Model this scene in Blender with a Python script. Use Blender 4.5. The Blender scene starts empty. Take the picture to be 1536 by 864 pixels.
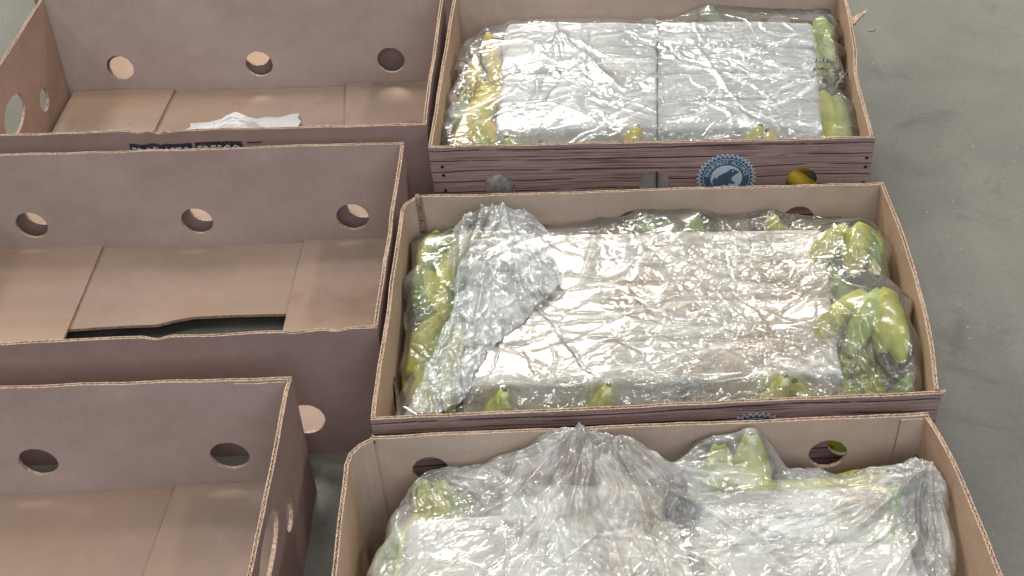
import bpy, bmesh, math, random
import numpy as np
from mathutils import Vector, Matrix, noise as mnoise
from mathutils.geometry import delaunay_2d_cdt
from mathutils.bvhtree import BVHTree

rnd = random.Random(7)
sc = bpy.context.scene
col = sc.collection

# ------------------------------------------------------------------ camera
CAM_Z, PITCH, ROLL = 1.0925, 0.67457, -0.07874
cd = bpy.data.cameras.new('camera'); cam = bpy.data.objects.new('camera', cd); col.objects.link(cam)
cd.sensor_width = 36.0; cd.lens = 36.0 * 2090.2 / 1536.0; cd.clip_start = 0.05; cd.clip_end = 200
fw = Vector((0, math.cos(PITCH), -math.sin(PITCH))); rt = Vector((1, 0, 0)); upv = rt.cross(fw)
r2 = math.cos(ROLL) * rt + math.sin(ROLL) * upv; u2 = -math.sin(ROLL) * rt + math.cos(ROLL) * upv
M = Matrix((r2, u2, -fw)).transposed().to_4x4(); M.translation = (0, 0, CAM_Z); cam.matrix_world = M
sc.camera = cam

# ------------------------------------------------------------------ light (an indoor hall: a skylight, a daylit doorway, and lamps added for glints on the film)
w = bpy.data.worlds.new('World'); sc.world = w; w.use_nodes = True
w.node_tree.nodes['Background'].inputs[0].default_value = (0.90, 0.95, 1.0, 1)
w.node_tree.nodes['Background'].inputs[1].default_value = 0.15
def area(name, loc, target, sx, sy, power, color):
    d = bpy.data.lights.new(name, 'AREA'); d.shape = 'RECTANGLE'; d.size = sx; d.size_y = sy; d.energy = power; d.color = color
    o = bpy.data.objects.new(name, d); col.objects.link(o); o.location = loc
    o.rotation_euler = (Vector(target) - Vector(loc)).to_track_quat('-Z', 'Y').to_euler()
    o['kind'] = 'structure'
    return o
area('skylight', (-0.5, 6.4, 4.3), (0.1, 1.2, 0), 2.2, 1.2, 330, (1.0, 0.95, 0.86))
for lx, ly, lz, e_ in ((2.6, 5.2, 5.0, 60), (-3.0, 3.6, 4.6, 60), (0.9, 2.6, 5.2, 55), (-0.9, 0.6, 5.2, 45), (3.4, 1.2, 4.6, 50), (-3.4, -0.6, 4.8, 40)):
    area('added_glint_lamp', (lx, ly, lz), (0, 1.2, 0), 1.3, 0.22, e_ * 1.15, (1.0, 0.97, 0.92))  # unseen overhead lamps, added so the film creases catch more glints
area('doorway_daylight', (0.8, -3.4, 3.2), (0, 1.2, 0), 4.5, 2.6, 150, (0.77, 0.89, 1.0))
sc.view_settings.view_transform = 'Standard'; sc.view_settings.look = 'None'
sc.view_settings.exposure = 0.04; sc.view_settings.gamma = 1.0; sc.view_settings.use_curve_mapping = False
sc.render.engine = 'CYCLES'
sc.cycles.use_denoising = True
sc.cycles.max_bounces = 8; sc.cycles.transparent_max_bounces = 24
sc.cycles.caustics_reflective = False; sc.cycles.caustics_refractive = False
sc.cycles.sample_clamp_indirect = 6.0

# ------------------------------------------------------------------ node helpers
def lin(r, g, b):
    f = lambda c: (c / 255 / 12.92) if c / 255 <= .04045 else ((c / 255 + .055) / 1.055) ** 2.4
    return (f(r), f(g), f(b), 1)
class NT:
    def __init__(self, name):
        self.m = bpy.data.materials.new(name); self.m.use_nodes = True
        self.t = self.m.node_tree; self.t.nodes.clear(); self.out = self.n('ShaderNodeOutputMaterial')
    def n(self, t, **k):
        nd = self.t.nodes.new(t)
        for a, v in k.items(): setattr(nd, a, v)
        return nd
    def l(self, a, b): self.t.links.new(a, b)
    def set(self, sock, v):
        if hasattr(v, 'links') or hasattr(v, 'is_output'): self.l(v, sock)
        else: sock.default_value = v
    def coord(self, scale=(1, 1, 1), kind='Object', rot=(0, 0, 0), loc=(0, 0, 0)):
        tc = self.n('ShaderNodeTexCoord'); mp = self.n('ShaderNodeMapping')
        self.l(tc.outputs[kind], mp.inputs[0]); mp.inputs['Scale'].default_value = scale; mp.inputs['Rotation'].default_value = rot
        mp.inputs['Location'].default_value = loc
        return mp.outputs[0]
    def noise(self, vec, scale, detail=4, rough=.55, dist=0):
        n = self.n('ShaderNodeTexNoise'); self.l(vec, n.inputs['Vector'])
        n.inputs['Scale'].default_value = scale; n.inputs['Detail'].default_value = detail
        n.inputs['Roughness'].default_value = rough; n.inputs['Distortion'].default_value = dist
        return n.outputs['Fac']
    def vor(self, vec, scale, feature='F1', out='Distance', rand=1.0):
        n = self.n('ShaderNodeTexVoronoi', feature=feature); self.l(vec, n.inputs['Vector'])
        n.inputs['Scale'].default_value = scale; n.inputs['Randomness'].default_value = rand
        return n.outputs[out]
    def ramp(self, fac, a, b, c0=0.0, c1=1.0):
        n = self.n('ShaderNodeMapRange'); self.l(fac, n.inputs[0])
        n.inputs[1].default_value = a; n.inputs[2].default_value = b; n.inputs[3].default_value = c0; n.inputs[4].default_value = c1
        return n.outputs[0]
    def math(self, op, a, b=0.0, clamp=False):
        n = self.n('ShaderNodeMath', operation=op); n.use_clamp = clamp
        self.set(n.inputs[0], a); self.set(n.inputs[1], b); return n.outputs[0]
    def mix(self, fac, a, b, mode='MIX'):
        n = self.n('ShaderNodeMix', data_type='RGBA', blend_type=mode)
        self.set(n.inputs[0], fac); self.set(n.inputs[6], a); self.set(n.inputs[7], b); return n.outputs[2]
    def bump(self, h, dist, strength=1.0, normal=None):
        n = self.n('ShaderNodeBump'); self.l(h, n.inputs['Height']); n.inputs['Distance'].default_value = dist
        n.inputs['Strength'].default_value = strength
        if normal is not None: self.l(normal, n.inputs['Normal'])
        return n.outputs[0]
    def bsdf(self, color, rough=.7, normal=None, spec=.5, **k):
        b = self.n('ShaderNodeBsdfPrincipled'); self.set(b.inputs['Base Color'], color); self.set(b.inputs['Roughness'], rough)
        b.inputs['Specular IOR Level'].default_value = spec
        for a, v in k.items(): self.set(b.inputs[a.replace('_', ' ')], v)
        if normal is not None: self.l(normal, b.inputs['Normal'])
        return b.outputs[0]
    def done(self, sh): self.l(sh, self.out.inputs[0]); return self.m

# ------------------------------------------------------------------ materials
def kraft(name, c_lo, c_hi, warm=None, seed=0.0, stain=0.0):
    t = NT(name); uv = t.coord(kind='UV', loc=(seed, seed, 0)); uvs = t.coord((1, 1, 1), 'UV', loc=(seed, seed, 0))
    big = t.noise(uv, 5, 4); mid = t.noise(uv, 38, 5, .65)
    fib = t.noise(t.coord((1, 14, 1), 'UV'), 90, 4, .7)
    fib2 = t.noise(t.coord((9, 1, 1), 'UV'), 140, 3, .7)
    f = t.math('ADD', t.math('MULTIPLY', big, .55), t.math('MULTIPLY', mid, .25))
    f = t.math('ADD', f, t.math('MULTIPLY', t.math('ADD', fib, fib2), .12))
    c = t.mix(t.ramp(f, .34, .66), c_lo, c_hi)
    if warm is not None:
        c = t.mix(t.ramp(t.noise(uv, 3.1, 3, .5, .6), .44, .66, 0, .75), c, warm)
    # scuffs: thin pale scratches; small dark specks
    sc_ = t.ramp(t.noise(t.coord((2.2, 34, 1), 'UV', rot=(0, 0, .5)), 9, 3, .6), .70, .76)
    c = t.mix(t.math('MULTIPLY', sc_, .22), c, lin(205, 188, 174))
    sp = t.ramp(t.vor(uv, 70), .035, .02); spm = t.ramp(t.noise(uv, 6, 2), .56, .62)
    c = t.mix(t.math('MULTIPLY', t.math('MULTIPLY', sp, spm), .55), c, lin(70, 52, 45))
    if stain:
        c = t.mix(t.ramp(t.noise(uv, 7, 4, .6, 1.0), .60, .74, 0, stain), c, lin(112, 84, 66))
    # washboard of the flutes + dents
    wv = t.n('ShaderNodeTexWave', wave_type='BANDS', bands_direction='X'); t.l(uvs, wv.inputs[0]); wv.inputs['Scale'].default_value = 42
    wv.inputs['Distortion'].default_value = .6
    h = t.math('ADD', t.math('MULTIPLY', wv.outputs['Fac'], .10), t.math('MULTIPLY', t.noise(uv, 14, 4, .6), 1.3))
    h = t.math('ADD', h, t.math('MULTIPLY', mid, .25))
    nm = t.bump(h, .0016, .7)
    return t.done(t.bsdf(c, .72, nm, .25))
M_in_A = kraft('kraft_inner_grey', lin(158, 138, 130), lin(184, 165, 157), seed=0)
M_in_B = kraft('kraft_inner_tan', lin(168, 142, 127), lin(196, 172, 156), seed=3.1)
M_floor = kraft('kraft_flap_tan', lin(143, 122, 109), lin(170, 149, 136), warm=lin(162, 134, 110), seed=5.3, stain=.35)
M_out_A = kraft('kraft_outer_grey', lin(134, 109, 102), lin(162, 136, 128), seed=9.2)
M_side_A = kraft('kraft_inner_brown', lin(142, 115, 99), lin(170, 142, 125), seed=2.2)
M_side_B = kraft('kraft_inner_warm', lin(168, 138, 114), lin(198, 168, 143), seed=6.4)
def edge_mat():
    t = NT('kraft_cut_edge'); v = t.coord()
    c = t.mix(t.ramp(t.noise(v, 260, 3, .7), .35, .65), lin(136, 112, 96), lin(194, 170, 150))
    return t.done(t.bsdf(c, .85, t.bump(t.noise(v, 500, 3), .0006), .2))
M_edge = edge_mat()
def flute_mat():
    t = NT('kraft_flute'); v = t.coord()
    c = t.mix(t.ramp(t.noise(v, 200, 3, .7), .35, .65), lin(128, 104, 86), lin(176, 152, 130))
    return t.done(t.bsdf(c, .9, None, .1))
M_flute = flute_mat()
def print_mat():
    t = NT('printed_wood_liner'); tc = t.n('ShaderNodeTexCoord'); sx = t.n('ShaderNodeSeparateXYZ'); t.l(tc.outputs['UV'], sx.inputs[0])
    x, z = sx.outputs[0], sx.outputs[1]
    base = t.mix(t.ramp(t.noise(t.coord((3, 60, 1), 'UV'), 6, 5, .65), .3, .7), lin(142, 116, 109), lin(178, 152, 144))
    warp = t.math('MULTIPLY', t.math('SUBTRACT', t.noise(t.coord((4, 9, 1), 'UV'), 1.5, 3, .5), .5), .012)
    zz = t.math('ADD', z, warp)
    # fine grain
    cb = t.n('ShaderNodeCombineXYZ'); t.l(t.math('MULTIPLY', x, 7), cb.inputs[0]); t.l(t.math('MULTIPLY', zz, 420), cb.inputs[1])
    g = t.noise(cb.outputs[0], 1, 4, .6)
    endm = t.ramp(t.math('ABSOLUTE', t.math('SUBTRACT', x, .27)), .16, .25, 1, .35)
    gr = t.math('MULTIPLY', t.ramp(g, .50, .62), endm)
    c = t.mix(t.math('MULTIPLY', gr, .82), base, lin(76, 46, 48))
    # plank joints
    f = t.math('FRACT', t.math('DIVIDE', t.math('ADD', zz, .004), .0152))
    ln = t.ramp(t.math('ABSOLUTE', t.math('SUBTRACT', f, .5)), .07, .035)
    ln = t.math('MULTIPLY', ln, t.ramp(t.noise(t.coord((6, 40, 1), 'UV'), 3, 2), .36, .46))
    c = t.mix(t.math('MULTIPLY', ln, .92), c, lin(44, 30, 36))
    # nail heads near both ends
    for nx in (.014, .522):
        dx = t.math('SUBTRACT', x, nx)
        for nz in (.148, .135, .112, .099, .07, .05):
            d = t.math('ADD', t.math('POWER', dx, 2), t.math('POWER', t.math('SUBTRACT', z, nz), 2))
            c = t.mix(t.ramp(d, .0028 ** 2, .0016 ** 2), c, lin(34, 24, 26))
    # worn pale scuffs near the rim
    c = t.mix(t.math('MULTIPLY', t.ramp(t.noise(t.coord((1, 3, 1), 'UV'), 120, 4, .7), .60, .68), t.math('MULTIPLY', t.ramp(z, .148, .17), .7)), c, lin(200, 186, 190))
    nm = t.bump(t.noise(t.coord(kind='UV'), 30, 4), .0012, .6)
    return t.done(t.bsdf(c, .55, nm, .35))
M_print = print_mat()
def flat_mat(name, c, rough=.6):
    t = NT(name); v = t.coord()
    cc = t.mix(t.ramp(t.noise(v, 300, 3, .7), .4, .75, 0, .35), c, lin(150, 135, 135))
    return t.done(t.bsdf(cc, rough, None, .3))
M_teal = flat_mat('ink_teal', lin(52, 92, 116)); M_pale = flat_mat('ink_pale_blue', lin(196, 212, 222)); M_black = flat_mat('ink_black', lin(38, 32, 34))
def concrete():
    t = NT('concrete'); v = t.coord()
    a = t.noise(v, 1.6, 5, .6, .4); b = t.noise(v, 9, 6, .65); c_ = t.noise(v, 160, 4, .75)
    f = t.math('ADD', t.math('ADD', t.math('MULTIPLY', a, .5), t.math('MULTIPLY', b, .30)), t.math('MULTIPLY', c_, .22))
    c = t.mix(t.ramp(f, .38, .66), lin(86, 84, 78), lin(118, 116, 108))
    c = t.mix(t.ramp(t.noise(v, 5, 5, .7, 1.2), .56, .72, 0, .62), c, lin(64, 63, 58))
    c = t.mix(t.ramp(t.noise(t.coord((1, .12, 1)), 14, 4, .6), .56, .72, 0, .22), c, lin(124, 121, 113))
    sp = t.math('MULTIPLY', t.ramp(t.vor(v, 34), .085, .04), t.ramp(t.noise(v, 8, 2), .48, .54))
    c = t.mix(t.math('MULTIPLY', sp, .6), c, lin(52, 52, 48))
    sp2 = t.math('MULTIPLY', t.ramp(t.vor(v, 57), .06, .03), t.ramp(t.noise(v, 5, 2), .5, .56))
    c = t.mix(t.math('MULTIPLY', sp2, .7), c, lin(205, 200, 190))
    nm = t.bump(t.math('ADD', t.math('MULTIPLY', b, .6), c_), .0015, .5)
    return t.done(t.bsdf(c, t.ramp(b, .3, .7, .5, .8), nm, .35))
M_conc = concrete()
def blot(t, pos, spots):
    """mask of soft-edged dirt blots lying at given places"""
    m = None
    for (x, y, rx, ry) in spots:
        sx = t.n('ShaderNodeSeparateXYZ'); t.l(pos, sx.inputs[0])
        d = t.math('ADD', t.math('POWER', t.math('DIVIDE', t.math('SUBTRACT', sx.outputs[0], x), rx), 2), t.math('POWER', t.math('DIVIDE', t.math('SUBTRACT', sx.outputs[1], y), ry), 2))
        k = t.ramp(t.math('ADD', d, t.math('MULTIPLY', t.math('SUBTRACT', t.noise(pos, 18, 4, .6), .5), 1.4)), 1.3, .2)
        m = k if m is None else t.math('MAXIMUM', m, k)
    return m
def wrap_mat(name, c0, c1, dirt, dirt_amt, rough=.46, streak=(3, 30, 3), spots=()):
    t = NT(name); v = t.coord(kind='Object'); vs = t.coord(streak, 'Object')
    s1 = t.noise(vs, 6, 5, .65, .6); s2 = t.noise(vs, 17, 4, .7)
    c = t.mix(t.ramp(s1, .35, .65), c0, c1)
    tcw = t.n('ShaderNodeNewGeometry').outputs['Position']
    fs = t.noise(t.coord((16, 190, 16), 'Object'), 3.5, 4, .7, .5); c = t.mix(t.ramp(fs, .53, .66, 0, .42), c, lin(150, 146, 140)); c = t.mix(t.ramp(fs, .44, .34, 0, .6), c, lin(252, 251, 248))
    dm = t.ramp(t.noise(tcw, 9, 5, .7, .8), .47, .68, 0, dirt_amt)
    c = t.mix(dm, c, dirt)
    sm = blot(t, tcw, spots)
    if sm is not None:
        k = t.math('MULTIPLY', sm, t.ramp(t.noise(tcw, 26, 6, .75, .6), .38, .62)); c = t.mix(t.math('MULTIPLY', k, .9), c, lin(146, 114, 82))
    sp = t.math('MULTIPLY', t.ramp(t.noise(tcw, 330, 3, .8), .60, .66), t.ramp(t.noise(tcw, 14, 3), .45, .62, 0, dirt_amt))
    c = t.mix(sp, c, lin(60, 48, 38))
    s3 = t.noise(t.coord((8, 60, 8), 'Object'), 9, 4, .7, 1.0); ab = t.math('ABSOLUTE', t.math('SUBTRACT', s3, .5))
    h = t.math('ADD', t.math('MULTIPLY', s1, .5), t.math('MULTIPLY', s2, .5)); h = t.math('ADD', h, t.math('MULTIPLY', ab, .7))
    nm = t.bump(h, .0005, .7)
    return t.done(t.bsdf(c, rough, nm, .45, Coat_Weight=.15, Coat_Roughness=.3))
SP2 = [(0.299, 1.148) + (.055, .05), (0.275, 1.064) + (.06, .045), (0.200, 1.022) + (.05, .02), (0.135, 1.146) + (.05, .04)]
SP3 = [(0.100, 0.857) + (.035, .08), (0.051, 0.846) + (.02, .10), (0.080, 0.783) + (.05, .07), (0.296, 0.824) + (.03, .03)]
M_brick1 = wrap_mat('white_wrap_silvery', lin(222, 224, 226), lin(243, 243, 241), lin(190, 186, 172), .35)
M_brick2 = wrap_mat('white_wrap_creamy', lin(226, 219, 208), lin(243, 238, 228), lin(196, 176, 148), .35, spots=SP2)
M_brick3 = wrap_mat('white_wrap_greyish', lin(222, 222, 219), lin(242, 240, 235), lin(188, 170, 142), .6, spots=SP3)
def film_mat(name, haze, haze_col, dirt=0.0, dirt_col=None, spots=(), k=1.6, rough=.075, stretch=(1, 1, 1), rot=0.0, bumpd=.00022):
    t = NT(name); v = t.coord(kind='Object'); vs = t.coord(stretch, 'Object', rot=(0, 0, rot))
    n1 = t.vor(vs, 90, 'F1'); n2 = t.noise(vs, 60, 3, .5, 1.4); n3 = t.noise(v, 240, 3, .6, .8)
    rd = t.math('ABSOLUTE', t.math('SUBTRACT', n2, .5))
    h = t.math('ADD', t.math('MULTIPLY', rd, 2.6), t.math('MULTIPLY', n3, .35)); h = t.math('ADD', h, t.math('MULTIPLY', n1, .4))
    nm = t.bump(h, bumpd, 1.0)
    fr = t.n('ShaderNodeFresnel'); fr.inputs[0].default_value = 1.5; t.l(nm, fr.inputs['Normal'])
    fac = t.math('MULTIPLY', fr.outputs[0], k, True)
    gl2 = t.n('ShaderNodeBsdfGlossy'); gl2.inputs['Roughness'].default_value = .32; t.l(nm, gl2.inputs['Normal'])
    tr = t.n('ShaderNodeBsdfTransparent'); tr.inputs[0].default_value = (.955, .965, .96, 1)
    gl = t.n('ShaderNodeBsdfGlossy'); gl.inputs['Roughness'].default_value = rough; t.l(nm, gl.inputs['Normal'])
    df = t.n('ShaderNodeBsdfDiffuse'); hc = haze_col
    hz = t.ramp(t.noise(v, 16, 4, .65, .8), .35, .72, haze * .25, haze * 1.5)
    if dirt:
        geo = t.coord(kind='Object'); d1 = t.noise(geo, 11, 4, .65, .6); spk = t.noise(geo, 280, 3, .75)
        dm = t.math('MULTIPLY', t.ramp(d1, .5, .66), dirt * .5); sm = blot(t, geo, spots); kk = t.math('MULTIPLY', sm, t.ramp(t.noise(geo, 60, 4, .7), .42, .6)); dm = t.math('MAXIMUM', dm, t.math('MULTIPLY', kk, dirt))
        hc = t.mix(dm, haze_col, dirt_col)
        hz = t.math('ADD', hz, t.math('MULTIPLY', dm, .22), True)
        sk = t.math('MULTIPLY', t.ramp(spk, .575, .61), t.math('MAXIMUM', t.math('MULTIPLY', t.ramp(d1, .5, .62), dirt * .5), t.math('MULTIPLY', sm, dirt)))
        hz = t.math('ADD', hz, t.math('MULTIPLY', sk, .8), True)
        hc = t.mix(sk, hc, lin(58, 50, 40))
    t.set(df.inputs[0], hc); t.l(nm, df.inputs['Normal'])
    m1 = t.n('ShaderNodeMixShader'); t.set(m1.inputs[0], hz); t.l(tr.outputs[0], m1.inputs[1]); t.l(df.outputs[0], m1.inputs[2])
    m2 = t.n('ShaderNodeMixShader'); t.l(fac, m2.inputs[0]); t.l(m1.outputs[0], m2.inputs[1])
    mg = t.n('ShaderNodeMixShader'); mg.inputs[0].default_value = .45; t.l(gl.outputs[0], mg.inputs[1]); t.l(gl2.outputs[0], mg.inputs[2]); t.l(mg.outputs[0], m2.inputs[2])
    return t.done(m2.outputs[0])
M_film1 = film_mat('clear_film_back', .09, lin(225, 228, 230))
M_film2 = film_mat('clear_film_middle', .08, lin(225, 222, 214), dirt=.7, dirt_col=lin(178, 146, 108), spots=SP2)
M_film3 = film_mat('clear_film_front', .33, lin(232, 232, 227), dirt=.6, dirt_col=lin(170, 150, 118), spots=SP3)
M_flap = film_mat('clear_film_folded', .34, lin(240, 242, 244), k=1.9, stretch=(1, 3.2, 1), rot=-.9)
def peel(name, c0, c1, c2):
    t = NT(name); v = t.coord(); uv = t.coord(kind='UV')
    c = t.mix(t.ramp(t.noise(v, 22, 4, .6), .35, .65), c0, c1)
    c = t.mix(t.ramp(t.noise(v, 60, 4, .7), .62, .74, 0, .25), c, c2)
    sp = t.ramp(t.noise(t.coord((1, 1, 3)), 120, 2, .6), .68, .74, 0, .7)
    c = t.mix(sp, c, lin(82, 66, 34))
    return t.done(t.bsdf(c, .42, t.bump(t.noise(v, 90, 3), .0008, .5), .5))
M_green = peel('peel_green', lin(106, 138, 54), lin(142, 168, 70), lin(160, 176, 66))
M_lime = peel('peel_yellow_green', lin(178, 180, 54), lin(206, 202, 76), lin(140, 156, 52))
M_yellow = peel('peel_yellow', lin(206, 176, 52), lin(224, 198, 74), lin(176, 140, 58))
M_pale_green = peel('peel_pale_green', lin(158, 180, 92), lin(188, 198, 116), lin(130, 160, 70))
M_tip = flat_mat('banana_tip_dark', lin(52, 44, 34), .7)
M_stem = peel('banana_stem', lin(120, 130, 66), lin(96, 100, 54), lin(60, 50, 34))
M_paper = kraft('white_paper', lin(190, 188, 186), lin(216, 214, 212), seed=1)

# ------------------------------------------------------------------ object helpers
def tag(o, label=None, cat=None, group=None, kind=None):
    if label: o['label'] = label
    if cat: o['category'] = cat
    if group: o['group'] = group
    if kind: o['kind'] = kind
    return o
def empty(name, loc=(0, 0, 0), rz=0):
    o = bpy.data.objects.new(name, None); col.objects.link(o); o.location = loc; o.rotation_euler = (0, 0, rz); o.empty_display_size = .02
    return o
def link(name, me, parent=None, world=None):
    o = bpy.data.objects.new(name, me); col.objects.link(o)
    if parent is not None:
        o.parent = parent
        if parent.type == 'EMPTY' or True:
            o.matrix_parent_inverse = Matrix.Identity(4)
    return o
def mesh_from(name, verts, faces, mats, fmat=None, uvs=None, smooth=True):
    me = bpy.data.meshes.new(name); me.from_pydata([tuple(v) for v in verts], [], faces); 
    for m in mats: me.materials.append(m)
    if fmat is not None: me.polygons.foreach_set('material_index', fmat)
    if smooth: me.polygons.foreach_set('use_smooth', [True] * len(me.polygons))
    if uvs is not None:
        ul = me.uv_layers.new(name='UVMap'); vi = np.zeros(len(me.loops), int); me.loops.foreach_get('vertex_index', vi)
        ul.data.foreach_set('uv', np.asarray(uvs, float)[vi].ravel())
    me.update(); return me

# ------------------------------------------------------------------ corrugated panels
H = 0.1766; TH = 0.0042; LN = 0.0011
def resample(path, n):
    P = np.array(path, float); 
    if len(P) > 2:                       # Catmull-Rom through the points
        Q = np.vstack([2 * P[0] - P[1], P, 2 * P[-1] - P[-2]]); out = []
        for i in range(1, len(Q) - 2):
            for k in range(12):
                t = k / 12; a, b, c, d = Q[i - 1], Q[i], Q[i + 1], Q[i + 2]
                out.append(.5 * ((2 * b) + (-a + c) * t + (2 * a - 5 * b + 4 * c - d) * t * t + (-a + 3 * b - 3 * c + d) * t ** 3))
        out.append(P[-1]); P = np.array(out)
    s = np.r_[0, np.cumsum(np.linalg.norm(np.diff(P, axis=0), axis=1))]
    u = np.linspace(0, s[-1], n); return np.stack([np.interp(u, s, P[:, k]) for k in range(P.shape[1])], 1), s[-1]
def wob(x, y, z, s=1.0): return mnoise.noise(Vector((x * s, y * s, z * s)))
def panel(parent, name, bot, top, inward, holes=(), mats=None, z0=0.0, z1=H, th=TH, rim=True, label=None, wav=.0022, seed=0.0, tear=()):
    """bot/top: polylines (x,y) of the outer face; holes: (s, z, w, h) in fractions / metres; inward: a point on the inner side."""
    N = 64
    B_, LB_ = resample(bot, N); T_, LT_ = resample(top, N); L = (LB_ + LT_) / 2
    inward = np.array([inward[0], inward[1]])
    hgt = z1 - z0
    def P(s, t, off):
        s = min(max(float(s), 0.0), 1.0); t = min(max(float(t), 0.0), 1.0)
        i = min(max(s, 0), 1) * (N - 1); k = int(min(i, N - 2)); f = i - k
        b = B_[k] * (1 - f) + B_[k + 1] * f; tp = T_[k] * (1 - f) + T_[k + 1] * f
        xy = b * (1 - t) + tp * t
        tg = (B_[k + 1] - B_[k]) * (1 - t) + (T_[k + 1] - T_[k]) * t; tg = tg / (np.linalg.norm(tg) + 1e-9)
        n = np.array([-tg[1], tg[0]])
        mid = (B_[N // 2] + T_[N // 2]) / 2; tgm = B_[-1] - B_[0]; nm_ = np.array([-tgm[1], tgm[0]])
        if nm_ @ (inward - mid) < 0: n = -n
        wv = wav * (wob(s * L * 7 + seed, t * 1.2, seed) + .4 * wob(s * L * 22, t * 3, seed + 4)) * max(0.0, 4 * s * (1 - s)) ** .3
        q = xy + n * (off + wv)
        zr = 0.0
        if rim and t > .75:
            zr = (.0011 * wob(s * L * 26, seed, 1.7) + .0007 * wob(s * L * 90, seed, off * 300)) * (t - .75) * 4
            for (ts, tw, td) in tear: zr -= td * math.exp(-((s - ts) / tw) ** 2) * (1 + .5 * wob(s * 300, off * 500, 2)) * (t - .75) * 4
        return (q[0], q[1], z0 + hgt * t + zr)
    # 2-D triangulation with holes
    pts = []; edges = []
    ns, nt = max(4, int(L / .014)), max(3, int(hgt / .018))
    hp = []
    for (hs, hz, hw, hh) in holes:
        hp.append((hs * L, hz - z0, hw / 2, hh / 2))
    def inhole(x, y, g=1.0): return any(((x - a) / (c * g)) ** 2 + ((y - b) / (d * g)) ** 2 < 1 for a, b, c, d in hp)
    border = [(L * i / ns, 0) for i in range(ns)] + [(L, hgt * j / nt) for j in range(nt)] + [(L * i / ns, hgt) for i in range(ns, 0, -1)] + [(0, hgt * j / nt) for j in range(nt, 0, -1)]
    pts += border; edges += [(i, (i + 1) % len(border)) for i in range(len(border))]
    for i in range(1, ns):
        for j in range(1, nt):
            x, y = L * i / ns, hgt * j / nt
            if not inhole(x, y, 1.18): pts.append((x, y))
    for (a, b, c, d) in hp:
        b0 = len(pts); K = 30
        for k in range(K):
            r = 1 + .012 * wob(k * .9, a * 40, b * 30)
            pts.append((a + c * r * math.cos(2 * math.pi * k / K), b + d * r * math.sin(2 * math.pi * k / K)))
        edges += [(b0 + k, b0 + (k + 1) % K) for k in range(K)]
    v2, _, tris, _, _, _ = delaunay_2d_cdt([Vector(p) for p in pts], edges, [], 0, 1e-6)
    tris = [t for t in tris if not inhole(sum(v2[i].x for i in t) / len(t), sum(v2[i].y for i in t) / len(t), .985)]
    cnt = {}
    for t in tris:
        for a, b in zip(t, t[1:] + t[:1]): cnt.setdefault((min(a, b), max(a, b)), []).append((a, b))
    bd = [e[0] for e in cnt.values() if len(e) == 1]
    offs = (0.0, LN, th - LN, th); nv = len(v2)
    V = []; UV = []
    for off in offs:
        for p in v2:
            V.append(P(p.x / L, p.y / hgt, off)); UV.append((p.x, z0 + p.y))
    F = []; FM = []
    flip = False
    a = Vector(V[tris[0][0]]); nrm = (Vector(V[tris[0][1]]) - a).cross(Vector(V[tris[0][2]]) - a)
    inn = Vector((*(inward - np.array(V[0][:2])), 0))
    if nrm.dot(inn) > 0: flip = True        # layer-0 faces must look outward
    for li, (k, m, fl) in enumerate(((0, 0, flip), (1, 2, not flip), (2, 2, flip), (3, 1, not flip))):
        for t in tris:
            q = [i + k * nv for i in t]; F.append(q[::-1] if fl else q); FM.append(m)
    for (i, j) in bd:
        toprim = rim and abs(v2[i].y - hgt) < 1e-5 and abs(v2[j].y - hgt) < 1e-5
        vend = (abs(v2[i].x) < 1e-5 and abs(v2[j].x) < 1e-5) or (abs(v2[i].x - L) < 1e-5 and abs(v2[j].x - L) < 1e-5)
        for (k0, k1) in ((0, 1), (1, 2), (2, 3)):
            if k0 == 1 and toprim: continue
            F.append([i + k0 * nv, j + k0 * nv, j + k1 * nv, i + k1 * nv]); FM.append(0 if vend else 2)
    me = mesh_from(name, V, F, list(mats) + [M_edge], FM, UV, smooth=False)
    o = link(name, me, parent)
    if label: o['label'] = label
    if rim:                                  # fluting seen in the cut edge
        V = []; F = []; nf = int(L / .0032); dep = .007
        for k in range(nf + 1):
            s = min(max((k + .35 * wob(k * .37, seed, 3)) / nf, 0.001), .999); off = LN if k % 2 else th - LN
            cr = min(1, max(0, 1.6 * wob(s * L * 11, seed, 8) + .25)); off += (.75 * cr) * (th / 2 - off)
            wd = .0004 + .0009 * cr
            for (t, dz) in ((1.0, -.0006 + .0006 * wob(k * .5, seed, 5)), (1.0 - dep / hgt, 0)):
                for w_ in (-wd, wd):
                    x, y, z = P(s, t, min(max(off + w_, .0003), th - .0003)); V.append((x, y, z + dz))
        for k in range(nf):
            a = 4 * k; b = a + 4; F += [[a, b, b + 1, a + 1], [a, a + 2, b + 2, b], [a + 1, b + 1, b + 3, a + 3]]
        link('fluting', mesh_from('fluting', V, F, [M_flute], None, None, smooth=False), o)
    return o, P, L
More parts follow.
